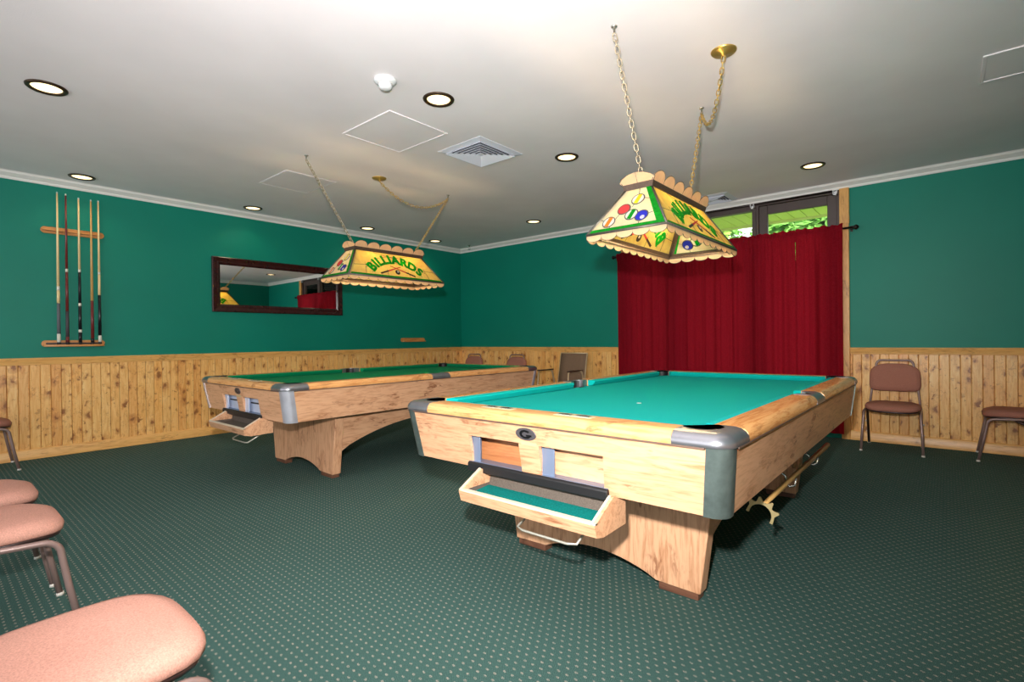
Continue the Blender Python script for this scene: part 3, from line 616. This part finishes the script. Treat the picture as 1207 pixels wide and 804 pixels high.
# ------------------------------------------------------------------ pool table
def pool_table(cx, cy, felt, lab, trim, frontplate):
    T = empty('pool_table', (cx, cy, 0), label=lab, cat='pool table', group='pool tables')
    hw, hl = .786, 1.435; ZB, ZT, ZR = .53, .7576, .802
    sh = lambda z: (ZT-z)/(ZT-ZB)
    def shear(x, y, z):
        k = sh(z); return (x-math.copysign(.025, x)*k*min(1, abs(x)/.6)-math.copysign(.006, x)*min(1, abs(x)/.6), y-math.copysign(.04, y)*k*min(1, abs(y)/1.2)-math.copysign(.006, y)*min(1, abs(y)/1.2), z)
    # side aprons
    for s in (-1, 1):
        b = MB(); x0, x1 = sorted((s*(hw-.022), s*(hw-.002))); b.box(x0, x1, -hl+.07, hl-.07, ZB, ZT-.004, shear); b.build('side_apron', M['oakY'], T, bevel=.002)
    b = MB(); b.box(-hw+.07, hw-.07, hl-.022, hl-.002, ZB, ZT-.004, shear); b.build('end_apron', M['oakX'], T, bevel=.002)
    b = MB(); y0, y1 = -hl+.002, -hl+.022
    for x0, x1, z0, z1 in ((-hw+.07, -.36, ZB, ZT-.004), (.345, hw-.07, ZB, ZT-.004), (-.36, .345, .675, ZT-.004), (-.06, .045, .545, .675)): b.box(x0, x1, y0, y1, z0, z1, shear)
    fa = b.build('end_apron', M['oakX'], T)
    for nm, x0, x1, mt in (('return_panel', -.36, -.06, M['brownpanel']), ('return_panel', .045, .345, M['oakX'])):
        dy = .09 if mt is M['brownpanel'] else .04
        if frontplate: mt = M['plate2']; dy = .03
        b = MB(); b.box(x0-.02, x1+.02, -hl+.05+dy, -hl+.06+dy, .53, .70); rp = b.build(nm, mt, T)
        b = MB(); b.box(x0-.0, x0+.055, -hl+.052, -hl+.056, .545, .69); b.box(x0-.004, x0, -hl+.05, -hl+.12, .545, .69); b.build('side_plate', M['plate2' if frontplate else 'plate'], rp, bevel=.001)
        b = MB(); b.box(x0, x1, -hl+.042, -hl+.10, .55, .556); b.build('bottom_plate', M['plate'], rp)
        if frontplate:
            b = MB(); b.box(x0+.04, x1+.01, -hl+.074, -hl+.079, .622, .632); b.build('slot', M['black'], rp)
        elif dy > .05:
            MB().lathe([(.014, 0), (.014, .014), (.010, .018)], (x1-.05, -hl+.14, .575), 14, (0, -1, 0)).build('lock', M['chrome'], rp)
    b = MB(); b.prism([(-hl+.028, .515), (-hl+.052, .512), (-hl+.058, .55), (-hl+.036, .556), (-hl+.028, .548)], -.362, .347, lambda y, z, x: (x, y, z)); b.build('bumper_strip', M['black'], T, bevel=.003)
    MB().box(-hw+.06, hw-.06, -hl+.16, hl-.06, .56, .70).build('underframe', M['dark'], T)
    # slate bed and felt
    pc = .125; pr = .062
    pts = []
    def bite(cx_, cy_, r, a0, a1): return arc(cx_, cy_, r-.010, a0, a1, 10)
    fx, fy = hw-.12, hl-.12
    pts = bite(fx-.01, -fy+.01, .065, PI*.5+.0, PI*1.0)[::1]
    pts = [(fx, -.055)]+bite(fx+.012, 0, .056, -PI/2-.2, -1.5*PI+.2)+[(fx, .055)]
    pts += bite(fx+.008, fy+.008, .066, -PI/2+.1, -PI-.1)
    pts += bite(-fx-.008, fy+.008, .066, -.0+.1, -PI/2-.1)
    pts += [(-fx, .055)]+bite(-fx-.012, 0, .056, PI/2-.2, -PI/2+.2)+[(-fx, -.055)]
    pts += bite(-fx-.008, -fy-.008, .066, PI/2+.1, -.1)
    pts += bite(fx+.008, -fy-.008, .066, PI+.1, PI/2-.1)
    MB().prism(pts, .722, .762).build('bed', felt, T)
    # pockets
    for sx in (-1, 1):
        for sy in (-1, 0, 1):
            if sy: c = (sx*(hw-.128), sy*(hl-.128)); mid = math.atan2(sy, sx); sp_ = 1.3
            else: c = (sx*(hw-.100), 0); mid = 0 if sx > 0 else PI; sp_ = 1.15
            R = .066 if sy else .056; b = MB()
            out = arc(c[0], c[1], R, mid-sp_, mid+sp_, 18); inn = arc(c[0], c[1], R-.004, mid+sp_, mid-sp_, 18)
            b.prism(out+inn, .74, ZR-.0015)
            b.loft([[ (x, y, z) for x, y in arc(c[0], c[1], r_, 0, 2*PI, 20)[:-1]] for z, r_ in ((.745, R-.002), (.66, R-.004), (.655, R-.03))], False)
            b.lathe([(R-.005, .654), (R-.005, .658)], (c[0], c[1], 0), 20)
            b.build('pocket', M['black'], T)
    # corner castings
    for sx in (-1, 1):
        for sy in (-1, 1):
            A = .185; rr = .060; c0 = hw-rr; c1 = hl-rr
            inn_ = arc(hw-.128, hl-.128, .066, -PI/3, 5*PI/6, 14)
            def ring(z, e):
                q_ = [(hw-A, hl+e)]+[(c0+(rr+e)*math.cos(a), c1+(rr+e)*math.sin(a)) for a in [PI/2-k*PI/20 for k in range(11)]]+[(hw+e, hl-A), (hw-.105, hl-A)]+inn_+[(hw-A, hl-.105)]
                return [(sx*x, sy*y, z) for x, y in q_]
            b = MB(); b.loft([ring(ZT, .001), ring(ZT+.006, .003), ring(ZT+.018, .002), ring(ZT+.028, -.004), ring(ZT+.036, -.012), ring(ZT+.042, -.024), ring(ZR+.001, -.042)], True)
            o = b.build('corner_casting', M['cast'], T); o.data.set_sharp_from_angle(angle=.7)
            # vertical corner trim
            rc = .05; t = .006; w_ = .072
            def sec(z):
                k = sh(z); ix, iy = .025*k+.004, .04*k+.004; X, Y = hw-ix, hl-iy
                o_ = [(X-w_, Y)]+[(X-rc+rc*math.cos(a), Y-rc+rc*math.sin(a)) for a in [PI/2-k2*PI/20 for k2 in range(11)]]+[(X, Y-w_)]
                n_ = [(X-t, Y-w_)]+[(X-rc+(rc-t)*math.cos(a), Y-rc+(rc-t)*math.sin(a)) for a in [k2*PI/20 for k2 in range(11)]]+[(X-w_, Y-t)]
                return [(sx*x, sy*y, z) for x, y in o_+n_]
            b = MB(); b.loft([sec(ZB-.002), sec(.64), sec(ZT)], True); o = b.build('corner_trim', trim, T); o.data.set_sharp_from_angle(angle=.9)
    # side castings
    for sx in (-1, 1):
        q_ = [(hw+.003, -.105), (hw+.003, .105), (hw-.105, .105)]+arc(hw-.10, 0, .056, PI/2, -PI/2, 12)+[(hw-.105, -.105)]
        def sring(z, e): return [(sx*(x+(e if x > hw-.01 else 0)), y, z) for x, y in q_]
        b = MB(); b.loft([sring(ZT, 0), sring(ZT+.018, -.001), sring(ZT+.030, -.010), sring(ZT+.040, -.022), sring(ZR+.001, -.042)], True); o = b.build('side_casting', M['cast'], T); o.data.set_sharp_from_angle(angle=.7)
    # wood rails, profile (outward distance from outer edge, z)
    pr_ = [(.0, ZT), (-.003, ZT+.012), (.002, ZT+.028), (.014, ZT+.040), (.035, ZR), (.112, ZR), (.112, ZT)]
    cu_ = [(.110, .763), (.110, ZR-.001), (.138, ZR-.002), (.150, ZR-.003), (.157, ZR-.008), (.155, ZR-.014), (.136, .763)]
    def rail(kind, s, a0, a1, m0, m1):
        """a0..a1 run; m0/m1 cushion end cut lengths"""
        if kind == 'side': f = lambda d, z, a: (s*(hw-d), a, z)
        else: f = lambda d, z, a: (a, s*(hl-d), z)
        b = MB(); b.prism(pr_, a0+.0005, a1-.0005, f, False); rl = b.build('rail', M['oakTY' if kind == 'side' else 'oakTX'], T); 
        for p in rl.data.polygons: p.use_smooth = True
        rl.data.set_sharp_from_angle(angle=.75)
        def end(a, m, sg): return [f(d, z, a+sg*(m*max(0, (d-.110))/.047)) for d, z in cu_]
        b = MB(); b.loft([end(a0, m0, 1), end(a1, m1, -1)], True, False); b.build('cushion', felt, T, bevel=.002)
    for s in (-1, 1):
        rail('side', s, -hl+.185, -.105, .045, -.0+.03); rail('side', s, .105, hl-.185, .03, .045)
        rail('end', s, -hw+.185, hw-.185, .045, .045)
        b = MB(); x0, x1 = sorted((s*(hw-.02), s*(hw+.0015))); b.box(x0, x1, -hl+.078, hl-.078, ZT-.006, ZT); b.build('seam_strip', M['strip'], T)
        b = MB(); y0, y1 = sorted((s*(hl-.02), s*(hl+.0015))); b.box(-hw+.078, hw-.078, y0, y1, ZT-.006, ZT); b.build('seam_strip', M['strip'], T)
    # score counters on the head rail
    for xc in (-.205, .185):
        b = MB(); b.box(xc-.085, xc+.085, -hl+.045, -hl+.088, ZR-.002, ZR+.002); sc = b.build('score_counter', M['ivory'], T, bevel=.002)
        for k in (-.04, .042):
            b = MB(); b.box(xc+k-.030, xc+k+.030, -hl+.052, -hl+.081, ZR+.002, ZR+.004); b.build('counter_window', M['chrome'], sc)
            b = MB(); b.box(xc+k-.008, xc+k+.010, -hl+.056, -hl+.077, ZR+.004, ZR+.005); b.build('counter_wheel', M['blackp'], sc)
    # badge with letter
    bx_, bz_ = -.012, .717; sy_ = -hl+.002+.04*sh(bz_)+.006
    b = MB(); b.lathe([(.0, 0)], (0, 0, 0)) if False else None
    el = [(bx_+.052*math.cos(a), bz_+.026*math.sin(a)) for a in [k*PI/16 for k in range(32)]]
    tl_ = lambda x, z, d: (x, -hl+.002+.04*sh(z)+.006-d, z)
    bd = MB().prism(el, -.002, .004, tl_).build('badge', M['badge'], T, bevel=.0015)
    g = [(bx_+.030*math.cos(a), bz_+.018*math.sin(a)) for a in [math.radians(d) for d in range(40, 341, 15)]]
    gi = [(bx_+.017*math.cos(a), bz_+.010*math.sin(a)) for a in [math.radians(d) for d in range(340, 39, -15)]]
    b = MB(); b.prism(g+gi, .004, .006, tl_); b.prism([(bx_+.004, bz_-.008), (bx_+.031, bz_-.008), (bx_+.031, bz_-.001), (bx_+.004, bz_-.001)], .004, .0061, tl_); b.build('badge_letter', M['blackp'], bd)
    b = MB(); b.box(-.042, .036, 0, .002, .672, .684, lambda x, y, z: (x, -hl+.008+.04*sh(z)-.002+y, z)); b.build('name_plate', M['ivory'], T)
    # pedestals: tapered panels with arched feet line
    yp = -hl+.523
    for s in (1, -1):
        hb, htp = .495, .565
        arch = [(-.30+.60*k/14, .035+.065*math.sin(PI*k/14)**.8) for k in range(15)]
        poly = [(-hb, .03), (-.30, .035)]+arch[1:-1]+[(.30, .035), (hb, .03), (htp, .56), (-htp, .56)]
        y0_, y1_ = (yp, yp+.075) if s == 1 else (-yp-.075, -yp)
        b = MB(); b.prism(poly, y0_, y1_, lambda x, z, y: (x, y, z)); pd = b.build('pedestal_panel', M['oakZ'], T, bevel=.004)
        for sx in (-1, 1):
            x0, x1 = sorted((sx*.31, sx*(hb-.01))); b = MB(); b.box(x0, x1, y0_+.006, y1_-.006, 0, .034); b.build('foot', M['darkwood'], T, bevel=.003)
    for s in (-1, 1):
        L_ = abs(yp)-.07
        arch = [(-L_+2*L_*k/20, .20+.20*math.sin(PI*k/20)**.75) for k in range(21)]
        poly = arch+[(L_, .56), (-L_, .56)]
        xx = lambda z: s*(.475+.07*(z-.03)/.53)
        b = MB(); b.prism(poly, 0, .02, lambda y, z, d: (xx(z)-s*d, y, z)); b.build('stretcher', M['oakY'], T, bevel=.002)
    MB().box(-.50, .50, yp+.05, -yp-.05, .53, .562).build('cross_frame', M['dark'], T)
    # ball tray
    yo = -1.577-1.435; Y = lambda y: y-1.577-hl     # world measure -> local
    x0, x1 = -.283, .376
    outer = [(Y(1.474), .468), (Y(1.486), .424), (Y(1.53), .414), (Y(1.69), .418), (Y(1.69), .512), (Y(1.615), .512)]
    inner = [(Y(1.492), .470), (Y(1.506), .444), (Y(1.54), .434), (Y(1.672), .434), (Y(1.672), .512), (Y(1.62), .512)]
    b = MB()
    for a in (x0, x1-.016): b.prism(outer[:4]+[(Y(1.69), .530), (Y(1.60), .535)], a, a+.016, lambda y, z, x: (x, y, z))
    b.prism([outer[0], outer[1], outer[2], inner[2], inner[1], inner[0]], x0+.016, x1-.016, lambda y, z, x: (x, y, z))
    b.prism([outer[2], outer[3], inner[3], inner[2]], x0+.016, x1-.016, lambda y, z, x: (x, y, z))
    b.box(x0+.016, x1-.016, Y(1.672), Y(1.69), .418, .53)
    tr = b.build('ball_tray', M['oakX'], T)
    b = MB(); b.box(x0+.016, x1-.016, Y(1.660), Y(1.672), .436, .53); b.box(x0+.017, x0+.022, Y(1.51), Y(1.66), .436, .47); b.box(x1-.022, x1-.017, Y(1.51), Y(1.66), .436, .47)
    b.prism([(Y(1.63), .4345), (Y(1.66), .4345), (Y(1.66), .53), (Y(1.655), .53)], x0+.022, x1-.022, lambda y, z, x: (x, y, z)); b.build('back_lining', M['lining'], tr)
    MB().prism([(Y(1.508), .440), (Y(1.66), .440), (Y(1.66), .462), (Y(1.60), .458), (Y(1.508), .450)], x0+.02, x1-.02, lambda y, z, x: (x, y, z)).build('bottom_lining', M['teal2'] if not frontplate else M['lining'], tr)
    b = MB(); b.prism([(Y(1.476), .4675), (Y(1.493), .4695), (Y(1.495), .476), (Y(1.478), .474)], x0, x1, lambda y, z, x: (x, y, z))
    for a in (x0, x1-.018): b.prism([(Y(1.477), .468), (Y(1.602), .535), (Y(1.598), .540), (Y(1.475), .474)], a, a+.009, lambda y, z, x: (x, y, z))
    b.build('rim', M['palerim'], tr)
    b = MB(); b.tube([(-.02, Y(1.70), .428), (-.025, Y(1.66), .400), (-.035, Y(1.56), .348), (.0, Y(1.55), .345), (.21, Y(1.55), .345), (.245, Y(1.56), .348), (.25, Y(1.66), .400), (.25, Y(1.70), .428)], .005, 8); b.build('wire_bracket', M['wire'], T)
    return T
T1 = (-1.279, 1.577+1.435); T2 = (-3.45-.786, 1.629+1.435)
pool_table(T1[0], T1[1], M['teal'], 'nearer oak pool table with bright teal cloth and grey corners', M['trimcast'], False)
pool_table(T2[0], T2[1], M['greenfelt'], 'farther oak pool table with dark green cloth under the mirror wall', M['silver'], True)

# bridge stick on hooks under the near table
X0 = -.62
hk = []
for y in (2.92, 3.50):
    b = MB(); b.tube([(X0-.14, y, .40), (X0-.05, y, .395), (X0-.02, y, .375), (X0-.018, y, .335), (X0, y, .325), (X0+.022, y, .335), (X0+.028, y, .37)], .005, 8)
    tag(b.build('bridge_hook', M['chrome']), 'steel hook under the near pool table side, nearer the camera' if y < 3 else 'steel hook under the near pool table side, farther from the camera', 'hook', 'hooks holding the bridge stick')
br = empty('mechanical_bridge', (X0, 2.45, .358), rz=0, label='wooden bridge stick with brass notched head under the near table', cat='bridge stick')
b = MB(); b.tube([(0, .0, 0), (0, .22, 0), (0, 1.55, .004)], [.0095, .012, .016], 12); b.build('shaft', cm['tan'], br)
b = MB(); out = []
teeth = []
for d in range(0, 181, 6):
    a = math.radians(d); r_ = .076+(.028 if d in (30, 36, 66, 72, 108, 114, 144, 150) else .0 if d not in (24, 42, 60, 78, 102, 120, 138, 156) else .010); teeth.append((r_*math.cos(a), -.075+r_*math.sin(a)))
inn = arc(0, -.075, .060, PI, 0, 20)
b.prism([(.078, -.095)]+teeth+[(-.078, -.095), (-.060, -.095)]+inn+[(.060, -.095)], -.004, .004, lambda x, z, y: (x, y-.004, z)); b.build('head', simple('pale_brass', (206, 184, 132), .35, .6), br, bevel=.0015)
br.rotation_euler = (0, .36, 0); [setattr(c_, 'scale', (.76, 1, .76)) for c_ in br.children if c_.name.startswith('head')]
# small white chalk speck on the near cloth
tag(MB().lathe([(.012, 0), (.012, .001)], (-1.21, 2.42, .763), 12).build('chalk_mark', M['white']), 'tiny white spot sticker on the teal cloth', 'spot')

# ------------------------------------------------------------------ stacking chairs (face local +y)
def stack_chair(fab, tube, lab):
    T = empty('stacking_chair', (0, 0, 0), label=lab, cat='chair', group='upholstered stacking chairs')
    def ring(sx, sy, z, n=40, e=3.6, dy=0):
        o = []
        for k in range(n):
            a = 2*PI*k/n; c, s = math.cos(a), math.sin(a); r = (abs(c)**e+abs(s)**e)**(-1/e); y = s*r*sy
            w = sx*(1-.05*(-y/sy if y < 0 else 0)*1.); o.append((c*r*w, y+dy, z))
        return o
    def ringd(sx, sy, z): return [(x, y, z-.012*max(0, (y-.12)/.1)) for x, y, z in ring(sx, sy, z)]
    b = MB(); b.loft([ringd(.205, .205, .392), ringd(.216, .214, .400), ringd(.218, .216, .418), ringd(.208, .206, .436), ringd(.17, .17, .448), ringd(.08, .08, .452)], True)
    b.build('seat', fab, T, loc=(0, .01, 0))
    b = MB(); b.loft([ringd(.185, .19, .376), ringd(.206, .205, .380), ringd(.212, .21, .393), ringd(.19, .19, .3935)], True); b.build('seat_pan', M['pan'], T, loc=(0, .01, 0))
    for s in (-1, 1):
        p = [(s*.232, .252, 0.004), (s*.224, .215, .20), (s*.216, .196, .320)]
        p += [(s*.216, .196-.055*(1-math.cos(t)), .320+.052*math.sin(t)) for t in [k*PI/12 for k in range(1, 7)]]
        p += [(s*.213, .0, .380), (s*.205, -.20, .378)]
        MB().tube(p, .0115, 10).build('leg', tube, T)
        l = MB().tube([(s*.205, .02, .372), (s*.207, -.04, .34), (s*.215, -.235, .004)], .0115, 10).build('leg', M['tubedark'] if fab is M['chairbrown'] else tube, T)
        for z, y in ((.24, -.11), (.13, -.165)): MB().lathe([(.007, 0), (.007, .012), (.004, .014)], (s*.218, y, z), 10, (s, .2, 0)).build('bumper', M['nickel'], l)
        for x, y in ((s*.232, .252), (s*.215, -.235)): MB().lathe([(.014, 0), (.014, .010), (.012, .014)], (x, y, 0), 12).build('glide', M['nickel'], T)
    hr = [(-.190, -.10, .385), (-.198, -.17, .39), (-.198, -.195, .43), (-.186, -.215, .55), (-.165, -.235, .70)]
    hr += [(-.150+.045*(1-math.cos(t)), -.240-.008*math.sin(t), .797+.050*math.sin(t)) for t in [k*PI/12 for k in range(0, 7)]]
    path = hr+[(-x, y, z) for x, y, z in reversed(hr)]
    MB().tube(path, .0105, 10).build('back_frame', tube, T)
    # back pad
    def bpad(d, sx, sz, zc):
        o = []
        for k in range(36):
            a = 2*PI*k/36; c, s = math.cos(a), math.sin(a); e = 7 if s < 0 else 3.6; r = (abs(c)**e+abs(s)**e)**(-1/e); z = s*r*sz; x = c*r*sx*(1-.16*max(0, z/sz)**3-.03*(z/sz+1)/2); o.append((x, -.20-.09*(z+zc-.54)/.26*.45+d-.02*(1-(x/sx)**2)*0, z+zc))
        return o
    b = MB(); b.loft([bpad(-.024, .185, .11, .678), bpad(-.020, .203, .132, .678), bpad(.0, .208, .137, .678), bpad(.016, .200, .130, .678), bpad(.024, .165, .09, .678)], True); b.build('backrest', fab, T)
    return T
CH = [  # x, y, rz, material, label
    (-.40, 6.11, PI, 1, 'brown upholstered chair against the wall just right of the curtain trim'),
    (.455, 6.17, PI/2-.02, 1, 'brown upholstered chair cut off by the right edge, turned sideways'),
    (-6.30, 6.12, PI, 1, 'brown chair in the far corner behind the far pool table'),
    (-5.33, 6.12, PI, 1, 'brown chair behind the far table, between corner chair and sling armchair'),
    (-1.455, .22, 0, 0, 'pink upholstered chair nearest the camera at the bottom left'),
    (-2.735, .15, 0, 0, 'pink upholstered chair behind the nearest one, with its whole bent front leg showing'),
    (-3.33, .145, 0, 0, 'pink upholstered chair third in the left row, mostly hidden by its neighbour'),
    (-4.70, .10, 0, 0, 'upholstered chair of which only a front leg shows at the left edge'),
    (-6.43, .33, 0, 1, 'brown upholstered chair against the left wall at the end of the row')]
pb = stack_chair(M['chairbrown'], M['tube'], ''); pf = stack_chair(M['chairfab'], M['tube'], ''); usedb = usedf = False
for x, y, rz, br_, lab in CH:
    if br_: o = pb if not usedb else copy_tree(pb); usedb = True
    else: o = pf if not usedf else copy_tree(pf); usedf = True
    o.location = (x, y, 0); o.rotation_euler = (0, 0, rz); o['label'] = lab

# sling armchair at the back
A = empty('sling_armchair', (-4.15, 5.93, 0), PI, label='brown sling armchair with pale metal frame against the back wall', cat='armchair')
b = MB(); rows = []
for k in range(13): t = k/12; rows.append([(x, .25-.47*t, .42-.03*math.sin(PI*t)*(1-(x/.22)**2)-.01*t) for x in (-.22, -.11, 0, .11, .22)])
b.loft(rows, False, True, False); o = b.build('seat', M['sling'], A); o.modifiers.new('s', 'SOLIDIFY').thickness = .006
b = MB(); rows = []
for k in range(13): t = k/12; rows.append([(x, -.22-.10*t-.02*(1-(x/.22)**2)*math.sin(PI*t), .41+.47*t) for x in (-.22, -.11, 0, .11, .22)])
b.loft(rows, False, True, False); o = b.build('backrest', M['sling'], A); o.modifiers.new('s', 'SOLIDIFY').thickness = .006
b = MB()
for s in (-1, 1): b.tube([(s*.225, .26, .42), (s*.225, -.20, .41), (s*.225, -.235, .45), (s*.225, -.325, .885)], .012, 8)
b.tube([(-.225, -.325, .885), (.225, -.325, .885)], .010, 8); b.tube([(-.225, .26, .42), (.225, .26, .42)], .012, 8); b.build('frame', M['champ'], A)
for s in (-1, 1):
    MB().tube([(s*.262, .26, 0), (s*.258, .225, .40), (s*.255, .20, .63), (s*.255, .175, .645)], .012, 8).build('leg', M['champ'], A)
    MB().tube([(s*.262, -.27, 0), (s*.258, -.20, .40), (s*.255, -.13, .625), (s*.255, -.10, .645)], .012, 8).build('leg', M['champ'], A)
    b = MB(); b.box(s*.255-.022, s*.255+.022, -.14, .21, .645, .662); b.build('armrest', M['armdark'], A, bevel=.006)

def rebase(o, p):
    p = Vector(p); o.location = p
    for c in o.children: c.location = c.location-p
for o in list(C.objects):
    if o.type == 'EMPTY' and o.parent is None and o.location.length < 1e-6 and o.children:
        cs_ = [c.matrix_basis @ Vector(k) for c in o.children if c.type == 'MESH' for k in c.bound_box]
        rebase(o, (sum(p.x for p in cs_)/len(cs_), sum(p.y for p in cs_)/len(cs_), min(p.z for p in cs_)))
# ------------------------------------------------------------------ light
w = bpy.data.worlds.new('World'); bpy.context.scene.world = w; w.use_nodes = True
w.node_tree.nodes['Background'].inputs[0].default_value = (.93, .96, 1, 1); w.node_tree.nodes['Background'].inputs[1].default_value = 2.5
s = light('SUN', 'sun', (0, 0, 10), 10, (1, .95, .85), angle=.01); s.rotation_euler = Vector((-.45, .75, -.7)).to_track_quat('-Z', 'Y').to_euler()
cfill = light('SPOT', 'ceiling_fill_spot', (-.35, -.5, 1.75), 150, (1, .97, .98), shadow_soft_size=.12, spot_size=2.5, spot_blend=1.)  # added fill spot, aimed up to brighten the ceiling
cfill.rotation_euler = Vector((-.45, .6, 1)).to_track_quat('-Z', 'Y').to_euler()
fl_ = light('SPOT', 'camera_flash', (-.06, -.03, 1.35), 630, (1, .98, .96), shadow_soft_size=.035, spot_size=2.25, spot_blend=.9)
fl_.rotation_euler = Vector((-.70, .72, .08)).to_track_quat('-Z', 'Y').to_euler()

v = bpy.context.scene.view_settings; v.view_transform = 'Standard'; v.look = 'None'; v.gamma = 1; v.use_curve_mapping = False; v.exposure = 0
